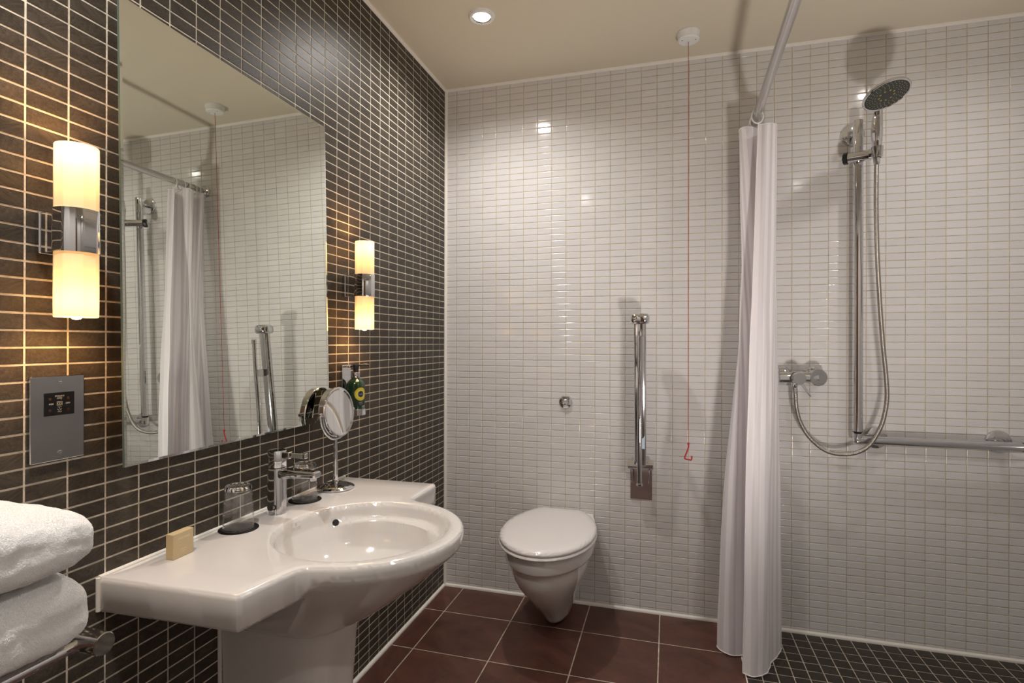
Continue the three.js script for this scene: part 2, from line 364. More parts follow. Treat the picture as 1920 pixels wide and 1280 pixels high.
// ================================================================ WASHBASIN AND PEDESTAL
const BZ = 1.262, BW = 1.286, BY = 0.73; // middle of the basin and of its bowl
const bowlC = [0.335, BW];
{
  const t = thing('washbasin', 'white ceramic washbasin with side shelves and oval bowl under the mirror', 'washbasin', [0, 0, 0]);
  // outline of the top in plan, anticlockwise: shelf with rounded corners and the bowl's round front
  const z0 = 0.856, z1 = 1.668, out = [];
  const arc = (cx, cz, rx, rz, a0, a1, n) => { for (let i = 0; i <= n; i++) { const a = lerp(a0, a1, i / n); out.push([cx + rx * Math.cos(a), cz + rz * Math.sin(a)]); } };
  const line = (a, b, n) => { for (let i = 1; i < n; i++) out.push([lerp(a[0], b[0], i / n), lerp(a[1], b[1], i / n)]); };
  const E = { cx: 0.325, rx: 0.252, rz: 0.240 };
  // from the far (right-hand) front corner round the bowl to the near one
  const an = 0.05; // angle where the bowl meets the shelves
  const pL = [E.cx + E.rx * Math.sin(an), BW + E.rz * Math.cos(an)], pR = [pL[0], 2 * BW - pL[1]];
  line([0.003, z0 + 0.004], [0.325, z0], 26);
  arc(0.325, z0 + 0.012, 0.012, 0.012, -Math.PI / 2, 0, 6);
  line([0.337, z0 + 0.012], [pR[0] + 0.000, pR[1] - 0.028], 14);
  { // fillet into the bowl
    const a = [pR[0], pR[1] - 0.028], b = [E.cx + E.rx * Math.sin(0.26), BW - E.rz * Math.cos(0.26)];
    for (let i = 0; i <= 8; i++) { const s = i / 8, k = [pR[0] + 0.003, pR[1] - 0.004]; out.push([lerp(lerp(a[0], k[0], s), lerp(k[0], b[0], s), s), lerp(lerp(a[1], k[1], s), lerp(k[1], b[1], s), s)]); }
  }
  for (let i = 1; i < 110; i++) { const a = lerp(0.26, Math.PI - 0.26, i / 110); out.push([E.cx + E.rx * Math.sin(a), BW - E.rz * Math.cos(a)]); }
  {
    const b = [pL[0], pL[1] + 0.028], a = [E.cx + E.rx * Math.sin(0.26), BW + E.rz * Math.cos(0.26)];
    for (let i = 0; i <= 8; i++) { const s = i / 8, k = [pL[0] + 0.003, pL[1] + 0.004]; out.push([lerp(lerp(a[0], k[0], s), lerp(k[0], b[0], s), s), lerp(lerp(a[1], k[1], s), lerp(k[1], b[1], s), s)]); }
  }
  line([pL[0], pL[1] + 0.028], [0.318, z1 - 0.012], 14);
  arc(0.306, z1 - 0.012, 0.012, 0.012, 0, Math.PI / 2, 6);
  line([0.306, z1], [0.003, z1 + 0.010], 26);
  out.push([0.003, z1 + 0.010]);
  line([0.003, z1 + 0.010], [0.003, z0 + 0.004], 60);
  out.push([0.003, z0 + 0.004]);
  const C = [0.30, BZ], I = { cx: bowlC[0], rx: 0.204, rz: 0.206 };
  // each outline point has a partner on the bowl's rim in the same direction from the bowl's centre
  const rim = out.map(([x, z]) => { // seen from a point behind the bowl's middle, so that the shelf fronts stay in order
    const p = (0.25 - I.cx) / I.rx, dx = (x - 0.25) / I.rx, dz = (z - BW) / I.rz, a = dx * dx + dz * dz, b = p * dx, c = p * p - 1, k = (-b + Math.sqrt(b * b - a * c)) / a;
    return [p + k * dx, k * dz];
  });
  const inward = out.map(([x, z], i) => { // unit direction into the top
    const a = out[(i + out.length - 1) % out.length], b = out[(i + 1) % out.length], d = [b[0] - a[0], b[1] - a[1]], l = Math.hypot(...d);
    return [-d[1] / l, d[0] / l];
  });
  const shelf = out.map(([x, z]) => smooth(0.226, 0.262, Math.abs(z - BW)) * smooth(0.46, 0.40, x) + (x < 0.2 ? 1 : 0)).map((v) => Math.min(1, v));
  const ring = (f) => out.map((p, i) => f(p, i));
  const val = (q, i) => (typeof q === 'function' ? q(i) : q);
  const edge = (d, y) => ring((p, i) => [Math.max(0.003, p[0] + inward[i][0] * val(d, i)), val(y, i), p[1] + inward[i][1] * val(d, i)]);
  const hull = (s) => ring((p, i) => { // belly of the bowl down to the pedestal
    const a = Math.atan2((p[1] - BW) / E.rz, (p[0] - E.cx) / E.rx), k = Math.cos(s * Math.PI / 2) ** 1.5;
    const ca = Math.cos(a), sa = Math.sin(a), foot = [0.139 + 0.135 * Math.sign(ca) * Math.abs(ca) ** 0.5, BZ + 0.120 * Math.sign(sa) * Math.abs(sa) ** 0.5], rimP = [E.cx + (E.rx - 0.006) * ca, BW + (E.rz - 0.006) * sa];
    const top = lerp(0.690, 0.662, shelf[i]);
    return [Math.max(0.004, lerp(foot[0], rimP[0], k)), lerp(top, 0.4905, Math.sin(s * Math.PI / 2) ** 2), lerp(foot[1], rimP[1], k)];
  });
  const inner = (k, y, ledge = 0) => ring((p, i) => { // inside of the bowl; the ledge runs along the far side
    const far = smooth(-0.50, -0.80, rim[i][1]) * ledge;
    return [I.cx + I.rx * rim[i][0] * (k - far * 0.02) + (1 - k) * -0.03, y + far * 0.004, BW + I.rz * rim[i][1] * (k - far * 0.02)];
  });
  const rings = [];
  for (let i = 12; i >= 0; i--) rings.push(hull(i / 12));
  rings.push(edge((i) => lerp(0.0035, 0.012, shelf[i]), (i) => lerp(0.695, 0.661, shelf[i])), edge((i) => lerp(0.0012, 0.004, shelf[i]), (i) => lerp(0.701, 0.663, shelf[i])), edge(0.0, (i) => lerp(0.708, 0.669, shelf[i])));
  rings.push(edge(0, 0.719), edge(0.0012, 0.7245), edge(0.0042, 0.7285), edge(0.009, 0.730));
  // deck
  const deck = (s) => ring((p, i) => { const e = [Math.max(0.003, p[0] + inward[i][0] * 0.009), p[1] + inward[i][1] * 0.009], r = [I.cx + I.rx * 1.03 * rim[i][0], BW + I.rz * 1.03 * rim[i][1]]; return [lerp(e[0], r[0], s), 0.730, lerp(e[1], r[1], s)]; });
  rings.push(deck(0.33), deck(0.66), deck(1));
  rings.push(inner(1.012, 0.7290), inner(0.996, 0.7262), inner(0.984, 0.7215), inner(0.974, 0.714), inner(0.964, 0.703), inner(0.955, 0.694, 0.5), inner(0.945, 0.688, 1));
  rings.push(inner(0.925, 0.682, 2.2), inner(0.90, 0.674, 2.6));
  for (const [k, y] of [[0.86, 0.655], [0.80, 0.635], [0.72, 0.615], [0.62, 0.597], [0.5, 0.583], [0.36, 0.573], [0.22, 0.568], [0.10, 0.566], [0.02, 0.5655]]) rings.push(inner(k, y, 0));
  put('basin_body', loft(rings, { crease: 0.9 }), ceramic, t);
  put('drain', at(lathe([[0, 0.006], [0.014, 0.006], [0.020, 0.004], [0.0225, 0.001], [0.0225, -0.004], [0, -0.004]], 32), bowlC[0] - 0.03, 0.569, BW), chrome, t);
  put('overflow_hole', turned([[0, -0.004], [0.0085, -0.004], [0.0085, 0.0022], [0, 0.0022]], V(0.1800, 0.6900, 1.1720), V(0.76, 0.42, 0.50), 24), blackPlastic, t);
  for (const [x, z, r] of [[0.19, 1.55, 0.03], [0.17, 1.47, 0.045], [0.19, 0.97, 0.03]]) put('mounting_block', at(lathe([[0, -0.022], [r * 0.7, -0.021], [r, -0.012], [r, 0.004], [0, 0.004]], 32), x, 0.660, z), ceramic, t);
  put('sealant', [bead([0.002, 0.729, z0], [0.002, 0.729, z1 + 0.01], 0.0045), bead([0.002, 0.665, z1 + 0.011], [0.002, 0.729, z1 + 0.011], 0.0045)], caulk, t);
  // maker's mark printed on the near side of the bowl
  const mark = canvasTex(256, 128, (g, w, h) => { g.fillStyle = '#d9d5d0'; g.fillRect(0, 0, w, h); g.fillStyle = '#8b857d'; g.font = '30px serif'; g.textAlign = 'center'; g.fillText('Villeroy & Boch', w / 2, 108); g.strokeStyle = '#8b857d'; g.lineWidth = 4; g.strokeRect(w / 2 - 18, 14, 36, 46); g.beginPath(); g.moveTo(w / 2 - 18, 14); g.lineTo(w / 2, 60); g.lineTo(w / 2 + 18, 14); g.stroke(); });
  const patch = [[0.9825, 0.7205], [0.974, 0.714], [0.969, 0.7085], [0.964, 0.703]].map(([k, y]) => { const r = []; for (let i = 0; i <= 8; i++) { const f = (177.5 + i * 1.15) * Math.PI / 180; r.push([I.cx + I.rx * Math.cos(f) * k + (1 - k) * -0.03 + 0.0006, y + 0.0002, BW + I.rz * Math.sin(f) * k]); } return r; });
  put('maker_mark', loft(patch, { closed: false, crease: null, uv: (i, j) => [1 - (8 - j) / 8, 1 - i / 3] }), phy({ map: mark, roughness: 0.12, clearcoat: 0.6, clearcoatRoughness: 0.04, side: THREE.DoubleSide }), t);

  const p = thing('basin_pedestal', 'white ceramic pedestal column under the washbasin', 'pedestal', [0, 0, 0]);
  const prof = (hw, d, y) => { const r = []; const n = 60; for (let i = 0; i <= n; i++) { const a = lerp(-Math.PI / 2, Math.PI / 2, i / n), c = Math.max(0, Math.cos(a)), s = Math.sin(a); r.push([0.004 + (d - 0.004) * c ** 0.42, y, BZ + hw * Math.sign(s) * Math.abs(s) ** 0.55]); } return r; };
  const pr = [];
  for (const [y, hw, d] of [[0.0, 0.112, 0.245], [0.06, 0.110, 0.245], [0.25, 0.112, 0.255], [0.42, 0.118, 0.266], [0.480, 0.121, 0.274], [0.489, 0.119, 0.272]]) pr.push(prof(hw, d, y));
  put('column', loft(pr, { capStart: true, capEnd: true, crease: 0.9 }), ceramic, p);
  put('sealant', [bead([0.002, 0, BZ + 0.118], [0.002, 0.485, BZ + 0.124], 0.005), bead([0.002, 0, BZ - 0.118], [0.002, 0.485, BZ - 0.124], 0.005)], caulk, p);
}

// ================================================================ TAP
{
  const t = thing('basin_tap', 'chrome single-lever mixer tap with round body on the washbasin', 'tap', [0.057, BY, 1.252]);
  put('tap_body', lathe([[0, 0], [0.0245, 0], [0.0245, 0.001], [0.0242, 0.002], [0.0235, 0.118], [0.0232, 0.1195], [0, 0.1195]], 56), chrome, t);
  put('seam_ring', lathe([[0, 0.1195], [0.0222, 0.1195], [0.0222, 0.1215], [0, 0.1215]], 48), blackPlastic, t);
  put('tap_head', lathe([[0, 0.1215], [0.0228, 0.1215], [0.0232, 0.1225], [0.0232, 0.1625], [0.0222, 0.165], [0, 0.1655]], 56), chrome, t);
  const spout = (x, w, y0, y1) => { const n = 20, r = []; for (let i = 0; i < n; i++) { const a = i / n * 2 * Math.PI, c = Math.cos(a), s = Math.sin(a); r.push([x, (y0 + y1) / 2 + (y1 - y0) / 2 * Math.sign(s) * Math.abs(s) ** 0.5, w / 2 * Math.sign(c) * Math.abs(c) ** 0.5]); } return r; };
  put('spout', loft([spout(0.005, 0.036, 0.092, 0.119), spout(0.03, 0.034, 0.093, 0.118), spout(0.07, 0.032, 0.097, 0.117), spout(0.115, 0.032, 0.099, 0.1165), spout(0.1225, 0.031, 0.100, 0.1155), spout(0.1245, 0.027, 0.102, 0.1135)], { capStart: true, capEnd: true, crease: 0.7 }), chrome, t);
  put('aerator', at(lathe([[0, -0.006], [0.0095, -0.006], [0.010, -0.004], [0.010, 0.004], [0, 0.004]], 28), 0.108, 0.098, 0), satinSteel, t);
  const lv = put('lever', [box(0.052, 0.014, 0.015, 0.064, 0.154, 0, 0.002), box(0.026, 0.018, 0.018, 0.030, 0.153, 0, 0.003)], chrome, t);
  put('lever_inlay', box(0.034, 0.0112, 0.0158, 0.066, 0.154, 0, 0.0006), std({ color: rgb(0.72, 0.70, 0.68), metalness: 1, roughness: 0.38 }), lv);
  put('sensor_button', at(lathe([[0, 0.0025], [0.004, 0.0025], [0.0042, 0.0018], [0, 0.0018]].map((q) => q), 20), 0.0085, 0.021, 0.0225, Math.PI / 2, 0.36, 0), chrome, put('sensor_ring', turned([[0, -0.002], [0.0068, -0.002], [0.0068, 0.0016], [0.0055, 0.002], [0, 0.002]], V(0.0085, 0.021, 0.0225), V(0.36, 0, 0.93), 24), blackPlastic, t));
}

// ================================================================ TUMBLERS ON COASTERS
const tumblerWall = lathe([[0.0345, 0.0015], [0.0342, 0.03], [0.0328, 0.06], [0.0310, 0.073], [0.0316, 0.078], [0.0304, 0.094]], 72, 0.7);
const tumblerInner = lathe([[0.0334, 0.0015], [0.0326, 0.03], [0.0308, 0.06], [0.0290, 0.082], [0.0262, 0.0858]], 72, 0.7);
const tumblerLip = new THREE.TorusGeometry(0.0345, 0.0012, 10, 72).rotateX(Math.PI / 2).translate(0, 0.0013, 0);
const tumblerBase = lathe([[0, 0.0855], [0.024, 0.0860], [0.0285, 0.0885], [0.0303, 0.0935], [0.0300, 0.0990], [0.0280, 0.1025], [0.0215, 0.1030], [0.0200, 0.1015], [0, 0.1010]], 72, 0.9);
const thinGlass = phy({ color: 0xffffff, roughness: 0.0, transmission: 1, thickness: 0, ior: 1.62, side: THREE.DoubleSide });
const coasterGeo = lathe([[0, 0.0022], [0.0435, 0.0022], [0.0445, 0.0016], [0.0447, 0.0004], [0.044, 0], [0, 0]], 64, 0.7);
const coasterMat = phy({ color: rgb(0.006, 0.005, 0.005), roughness: 0.5, specularIntensity: 0.35 });
for (const [x, z, w] of [[0.053, 1.381, 'near'], [0.053, 1.132, 'far']]) {
  const side = w === 'near' ? 'beside the soap box' : 'between tap and vanity mirror';
  single('drink_coaster', coasterGeo, coasterMat, `round black coaster on the washbasin ${side}`, 'coaster', [x, BY, z], 'coasters on the washbasin');
  const g = thing('glass_tumbler', `clear glass tumbler upside down on coaster ${side}`, 'tumbler', [x - 0.001, BY + 0.0023, z], 'tumblers on the washbasin');
  put('glass_wall', tumblerWall, thinGlass, g); put('inner_wall', tumblerInner, thinGlass, g); put('lip', tumblerLip, glassMat, g); put('thick_base', tumblerBase, glassMat, g);
}

// ================================================================ SOAP BOX
{
  const front = canvasTex(512, 512, (g, w, h) => {
    g.fillStyle = '#c6b189'; g.fillRect(0, 0, w, h);
    g.fillStyle = '#ece2c8'; g.textAlign = 'center';
    g.font = '54px serif'; g.fillText("L'OCCITANE", w / 2, 130);
    g.font = '24px sans-serif'; g.fillText('EN PROVENCE', w / 2, 362);
    g.font = '20px sans-serif'; g.fillText('SAVON SOAP', w / 2, 398); g.fillText('50 g', w / 2, 428);
  });
  const card = std({ color: rgb(0.56, 0.44, 0.25), roughness: 0.55 });
  const t = thing('soap_box', 'small beige cardboard soap box standing on the washbasin shelf', 'soap box', [0.060, BY, 1.5515]);
  t.rotation.y = 0.03;
  put('carton', box(0.019, 0.052, 0.052, 0, 0.026, 0, 0.0012), card, t);
  const pl = new THREE.PlaneGeometry(0.0495, 0.0495);
  put('printed_front', at(pl, 0.0097, 0.026, 0, 0, Math.PI / 2, 0), std({ map: front, roughness: 0.5 }), t);
}

// ================================================================ VANITY MIRROR ON A STAND
{
  const t = thing('vanity_mirror', 'round chrome magnifying mirror on a stand beside the tap', 'vanity mirror', [0.062, BY, 0.998]);
  put('base', lathe([[0, 0], [0.054, 0], [0.0565, 0.002], [0.0565, 0.005], [0.054, 0.0075], [0.040, 0.013], [0.022, 0.0185], [0.0105, 0.022], [0.0085, 0.026], [0, 0.026]], 72, 0.5), chrome, t);
  put('stem', lathe([[0.0078, 0.022], [0.0085, 0.030], [0.0080, 0.042], [0.0072, 0.07], [0.0052, 0.145], [0.0050, 0.156], [0, 0.157]], 40), chrome, t);
  const C = V(0.006, 0.234, 0.002), yaw = 1.56, ax = V(Math.cos(yaw), 0, -Math.sin(yaw)), nz = V(Math.sin(yaw), 0, Math.cos(yaw));
  const R = 0.077;
  const tilt = -0.10, nrm = nz.clone().applyAxisAngle(ax, tilt);
  const ring = put('mirror_frame', turned([[0.0660, -0.0085], [R - 0.006, -0.0115], [R - 0.0015, -0.0105], [R, -0.007], [R, 0.007], [R - 0.0015, 0.0105], [R - 0.006, 0.0115], [0.0660, 0.0085], [0.0660, -0.0085]], C, nrm, 72, 0.6), chrome, t);
  { // slightly hollow magnifying face
    const Rc = 0.9, cap = new THREE.SphereGeometry(Rc, 72, 24, 0, 2 * Math.PI, 0, Math.asin(0.0668 / Rc));
    cap.applyQuaternion(new THREE.Quaternion().setFromUnitVectors(V(0, 1, 0), nrm.clone().negate()));
    const o = C.clone().addScaledVector(nrm, Rc + 0.0062);
    put('mirror_face', cap.translate(o.x, o.y, o.z), mirrorClear, ring).userData.label = 'magnifying side';
  }
  put('mirror_face', turned([[0, -0.006], [0.0665, -0.006], [0.0665, -0.0088], [0, -0.0088]], C, nrm, 64, 0.4), mirrorClear, ring);
  const fork = [];
  for (let i = 0; i <= 40; i++) { const a = lerp(0.03, Math.PI - 0.03, i / 40); fork.push(C.clone().addScaledVector(ax, (R + 0.005) * Math.cos(a)).add(V(0, -(R + 0.005) * Math.sin(a), 0))); }
  put('yoke', tube(fork, 0.0034, 80, 10), chrome, t);
  for (const s of [-1, 1]) put('pivot_knob', bar(C.clone().addScaledVector(ax, s * (R - 0.003)), C.clone().addScaledVector(ax, s * (R + 0.0125)), 0.0062, 0.0055), chrome, t);
}

// ================================================================ SOAP DISPENSER ON THE WALL
{
  const z = 0.850, x = 0.0395, y0 = 0.936;
  const t = thing('dispenser_bracket', 'chrome wall bracket holding the green soap bottle', 'bracket', [0, 0, 0]);
  put('back_plate', box(0.004, 0.166, 0.052, 0.003, y0 + 0.083, z, 0.0018), chrome, t);
  put('top_clip', box(0.026, 0.006, 0.040, 0.016, y0 + 0.160, z, 0.002), chrome, t);
  put('cup', at(lathe([[0, 0], [0.0315, 0], [0.0325, 0.001], [0.0325, 0.021], [0.0318, 0.0215], [0.0312, 0.021], [0.0312, 0.002], [0, 0.002]], 48), x, y0 - 0.001, z), satinSteel, t);
  const b = thing('soap_bottle', 'dark green pump bottle with a round yellow label in chrome bracket', 'soap bottle', [x, y0 + 0.0015, z]);
  const green = phy({ color: rgb(0.010, 0.035, 0.014), roughness: 0.12, clearcoat: 0.4 });
  put('bottle', lathe([[0, 0], [0.027, 0], [0.0295, 0.002], [0.030, 0.005], [0.030, 0.094], [0.0285, 0.103], [0.024, 0.111], [0.017, 0.117], [0.0125, 0.120], [0.0115, 0.123], [0, 0.123]], 64, 0.6), green, b);
  put('collar', lathe([[0, 0.121], [0.0135, 0.121], [0.014, 0.122], [0.0135, 0.139], [0.012, 0.141], [0, 0.141]], 40), satinSteel, b);
  const pump = put('pump', [lathe([[0, 0.140], [0.0085, 0.140], [0.0085, 0.154], [0.0095, 0.156], [0.0105, 0.163], [0.0095, 0.166], [0, 0.1665]], 32)], blackPlastic, b);
  put('nozzle', tube([[0, 0.161, 0], [0.018, 0.1645, -0.012], [0.030, 0.165, -0.019], [0.037, 0.162, -0.0235]], 0.0032, 24, 10), blackPlastic, pump);
  const lab = canvasTex(512, 512, (g, w, h) => {
    g.fillStyle = '#0b2410'; g.fillRect(0, 0, w, h);
    g.fillStyle = '#c9b63a'; g.beginPath(); g.arc(w / 2, 190, 180, 0, 7); g.fill();
    g.fillStyle = '#a9982e'; g.beginPath(); g.arc(w / 2, 190, 150, 0, 7); g.fill(); g.fillStyle = '#d3c244'; g.beginPath(); g.arc(w / 2, 190, 143, 0, 7); g.fill();
    g.fillStyle = '#1d2546'; g.beginPath(); g.arc(w / 2, 190, 84, 0, 7); g.fill();
    g.fillStyle = '#cfd2dd'; g.textAlign = 'center'; g.font = '25px serif'; g.fillText("L'OCCITANE", w / 2, 196); g.font = '14px serif'; g.fillText('EN PROVENCE', w / 2, 216);
    g.fillStyle = '#d9dcd6'; g.font = '30px sans-serif'; g.fillText('VERBENA', w / 2, 424); g.font = '22px sans-serif'; g.fillText('liquid soap', w / 2, 456); g.fillText('hands', w / 2, 486);
  });
  // the label wraps round the front of the bottle
  const lg = new THREE.CylinderGeometry(0.03015, 0.03015, 0.062, 32, 1, true, 0.12, 2.05);
  put('label_print', at(lg, 0, 0.061, 0), std({ map: lab, roughness: 0.3 }), b);
}

// ================================================================ SHAVER SOCKET
{
  const t = thing('shaver_socket', 'brushed steel shaver socket plate on the dark tiled wall', 'socket', [0, 1.043, 1.753]);
  put('face_plate', box(0.0055, 0.150, 0.090, 0.0032, 0, 0, 0.0022), std({ color: rgb(0.46, 0.455, 0.46), metalness: 1, roughness: 0.13 }), t);
  const print = canvasTex(512, 400, (g, w, h) => {
    g.fillStyle = '#060606'; g.fillRect(0, 0, w, h); g.fillStyle = '#d8d8d4'; g.strokeStyle = '#d8d8d4'; g.textAlign = 'center';
    g.font = '48px sans-serif'; g.fillText('shavers', w / 2, 72); g.fillText('only', w / 2, 112);
    g.font = 'bold 36px sans-serif'; g.fillText('115V', 112, 210); g.fillText('230V', w - 112, 210);
    g.lineWidth = 5; g.strokeRect(w / 2 - 44, 160, 88, 66); g.beginPath(); g.arc(w / 2 - 15, 193, 17, 0, 7); g.stroke(); g.beginPath(); g.arc(w / 2 + 15, 193, 17, 0, 7); g.stroke();
    g.beginPath(); g.arc(w / 2, 278, 36, 0.2, 2.9); g.stroke(); g.beginPath(); g.moveTo(w / 2 - 34, 258); g.lineTo(w / 2 + 34, 258); g.moveTo(w / 2 - 10, 262); g.lineTo(w / 2 + 12, 300); g.stroke();
    g.beginPath(); g.moveTo(w / 2 - 34, 345); g.bezierCurveTo(w / 2 - 10, 315, w / 2 + 10, 375, w / 2 + 36, 330); g.stroke();
  });
  const ins = put('socket_insert', box(0.0030, 0.041, 0.051, 0.0052, 0.0255, -0.001, 0.0012), blackPlastic, t);
  put('printed_face', at(new THREE.PlaneGeometry(0.0492, 0.0392), 0.00685, 0.0255, -0.001, 0, Math.PI / 2, 0), std({ map: print, roughness: 0.3 }), ins);
  const brass = std({ color: rgb(0.075, 0.036, 0.014), metalness: 0.5, roughness: 0.45 });
  for (const [y, z] of [[0.0345, 0.0145], [0.0345, -0.0155], [0.0145, 0.0145], [0.0145, -0.0155]]) put('socket_hole', turned([[0, 0], [0.0026, 0], [0.0022, 0.0006], [0, 0.0006]], V(0.0066, y, z), V(1, 0, 0), 16), brass, ins);
  for (const y of [0.0625, -0.0600]) {
    const s = put('screw', turned([[0, 0], [0.0036, 0], [0.0034, 0.0008], [0.0018, 0.0014], [0, 0.0016]], V(0.0058, y, -0.002), V(1, 0, 0), 24), chrome, t);
    put('screw_slot', box(0.0006, 0.0009, 0.0056, 0.0074, y, -0.002, 0.0002).rotateX(0), blackPlastic, s);
  }
}

// ================================================================ TOILET
{
  const xc = 0.586;
  const t = thing('toilet', 'white wall-hung toilet with closed oval lid', 'toilet', [xc, 0, 0]);
  // plan outline: round front, sides closing to a narrower back
  const plan = (hw, zb, zf, zm, bw, y, dx = 0) => {
    const r = [], n = 48, m = 16;
    for (let i = 0; i <= n; i++) { const a = i / n * Math.PI; r.push([dx - hw * Math.cos(a), y, zm + (zf - zm) * Math.sin(a) ** 0.96]); }
    for (let i = 1; i <= m; i++) { const s = i / m; r.push([dx + lerp(hw, bw, s ** 2.2), y, lerp(zm, zb, s)]); }
    for (let i = 1; i < 10; i++) r.push([dx + lerp(bw, -bw, i / 10), y, zb]);
    for (let i = m; i >= 1; i--) { const s = i / m; r.push([dx - lerp(hw, bw, s ** 2.2), y, lerp(zm, zb, s)]); }
    return r;
  };
  const Zb = 0.003;
  put('bowl', loft([
    plan(0.046, Zb, 0.240, 0.12, 0.046, 0.020), plan(0.055, Zb, 0.256, 0.12, 0.052, 0.026), plan(0.060, Zb, 0.268, 0.13, 0.055, 0.040),
    plan(0.073, Zb, 0.312, 0.15, 0.058, 0.08), plan(0.089, Zb, 0.372, 0.17, 0.062, 0.125), plan(0.104, Zb, 0.424, 0.19, 0.067, 0.165),
    plan(0.120, Zb, 0.470, 0.22, 0.076, 0.205), plan(0.136, Zb, 0.510, 0.25, 0.088, 0.245), plan(0.149, Zb, 0.537, 0.27, 0.102, 0.283),
    plan(0.156, Zb, 0.548, 0.28, 0.116, 0.315), plan(0.158, Zb, 0.552, 0.28, 0.124, 0.333), plan(0.160, Zb, 0.555, 0.28, 0.128, 0.338), plan(0.170, Zb, 0.568, 0.28, 0.132, 0.343),
    plan(0.174, Zb, 0.574, 0.28, 0.134, 0.352), plan(0.175, Zb, 0.576, 0.28, 0.135, 0.385), plan(0.174, Zb, 0.575, 0.28, 0.135, 0.400), plan(0.170, Zb, 0.571, 0.28, 0.132, 0.4045), plan(0.02, 0.1, 0.3, 0.2, 0.02, 0.405),
  ], { capStart: true, capEnd: true, crease: 0.85 }), ceramic, t);
  const seatPlan = (g, y, zb = 0.062) => plan(0.190 - g, zb + g, 0.598 - g, 0.320, Math.max(0.012, 0.098 - g), y);
  put('seat', loft([seatPlan(0.012, 0.4062), seatPlan(0.004, 0.407), seatPlan(0.001, 0.4095), seatPlan(0.0, 0.413), seatPlan(0.0015, 0.4175), seatPlan(0.006, 0.4195), seatPlan(0.12, 0.420)], { capStart: true, capEnd: true, crease: 1.0 }), lidMat, t);
  const lidPlan = (g, y) => seatPlan(g, y, 0.05);
  put('lid', loft([lidPlan(0.012, 0.4215), lidPlan(0.005, 0.4220), lidPlan(0.0025, 0.4245), lidPlan(0.003, 0.431), lidPlan(0.0065, 0.4365), lidPlan(0.013, 0.4400), lidPlan(0.03, 0.4425), lidPlan(0.06, 0.4445), lidPlan(0.10, 0.4455), lidPlan(0.105, 0.4456)], { capStart: true, capEnd: true, crease: 1.0 }), lidMat, t);
  for (const s of [-1, 1]) put('hinge', bar(V(s * 0.085 - 0.022, 0.419, 0.050), V(s * 0.085 + 0.022, 0.419, 0.050), 0.010), lidMat, t);
  put('sealant', [bead([-0.136, 0.27, 0.002], [-0.136, 0.400, 0.002], 0.003), bead([0.136, 0.27, 0.002], [0.136, 0.400, 0.002], 0.003), bead([-0.136, 0.403, 0.002], [0.136, 0.403, 0.002], 0.003)], caulk, t);
}
{
  const t = thing('flush_button', 'round chrome flush button on the white tiled wall', 'flush button', [0.594, 0.907, 0]);
  put('bezel', turned([[0, 0], [0.031, 0], [0.031, 0.003], [0.027, 0.009], [0.0185, 0.012], [0.0165, 0.010], [0, 0.010]], V(0, 0, 0.0005), V(0, 0, 1), 56, 0.5), chrome, t);
  put('button', turned([[0, 0.009], [0.0145, 0.009], [0.0145, 0.0135], [0.012, 0.0155], [0, 0.0165]], V(0, 0, 0.0005), V(0, 0, 1), 40, 0.5), chrome, t);
}

// ================================================================ FOLD-UP SUPPORT RAIL
{
  const t = thing('support_rail', 'chrome drop-down support rail folded up against the wall beside the toilet', 'grab rail', [0.930, 0, 0]);
  put('wall_plate', box(0.094, 0.165, 0.006, 0, 0.575, 0.0035, 0.002), chrome, t);
  put('hinge_barrel', bar(V(-0.053, 0.655, 0.055), V(0.053, 0.655, 0.055), 0.021), chrome, t);
  for (const s of [-1, 1]) put('hinge_cheek', box(0.008, 0.10, 0.055, s * 0.036, 0.625, 0.030, 0.002), chrome, t);
  const sec = (y, z, w, d) => { const r = []; for (let i = 0; i < 28; i++) { const a = i / 28 * 2 * Math.PI, c = Math.cos(a), s = Math.sin(a); r.push([w / 2 * Math.sign(c) * Math.abs(c) ** 0.45, y, z + d / 2 * Math.sign(s) * Math.abs(s) ** 0.7]); } return r; };
  put('arm', loft([sec(0.66, 0.072, 0.050, 0.030), sec(0.95, 0.098, 0.050, 0.030), sec(1.262, 0.124, 0.050, 0.030)], { capStart: true, capEnd: true, crease: 0.7 }), chrome, t);
  put('end_cap', loft([sec(1.255, 0.124, 0.060, 0.048), sec(1.258, 0.124, 0.072, 0.062), sec(1.266, 0.124, 0.078, 0.070), sec(1.282, 0.125, 0.079, 0.071), sec(1.293, 0.126, 0.074, 0.064), sec(1.299, 0.126, 0.060, 0.048), sec(1.301, 0.126, 0.03, 0.02)], { capStart: true, capEnd: true, crease: 1.1 }), chrome, t);
  put('support_leg', [tube([[0.008, 1.218, 0.192], [0.007, 1.10, 0.190], [0.004, 1.02, 0.188], [0.003, 0.95, 0.184], [0.002, 0.80, 0.180], [0.002, 0.60, 0.176]], 0.0095, 60, 20), bar(V(0.002, 0.605, 0.176), V(0.002, 0.594, 0.1758), 0.0125), bar(V(0.008, 1.205, 0.1915), V(0.008, 1.226, 0.192), 0.0120)], chrome, t);
  put('leg_link', box(0.012, 0.034, 0.07, 0.004, 1.06, 0.148, 0.002), satinSteel, t);
  put('sticker', box(0.012, 0.058, 0.0006, 0.014, 0.760, 0.0968, 0.0002), std({ color: rgb(0.55, 0.68, 0.80), roughness: 0.5 }), t);
}

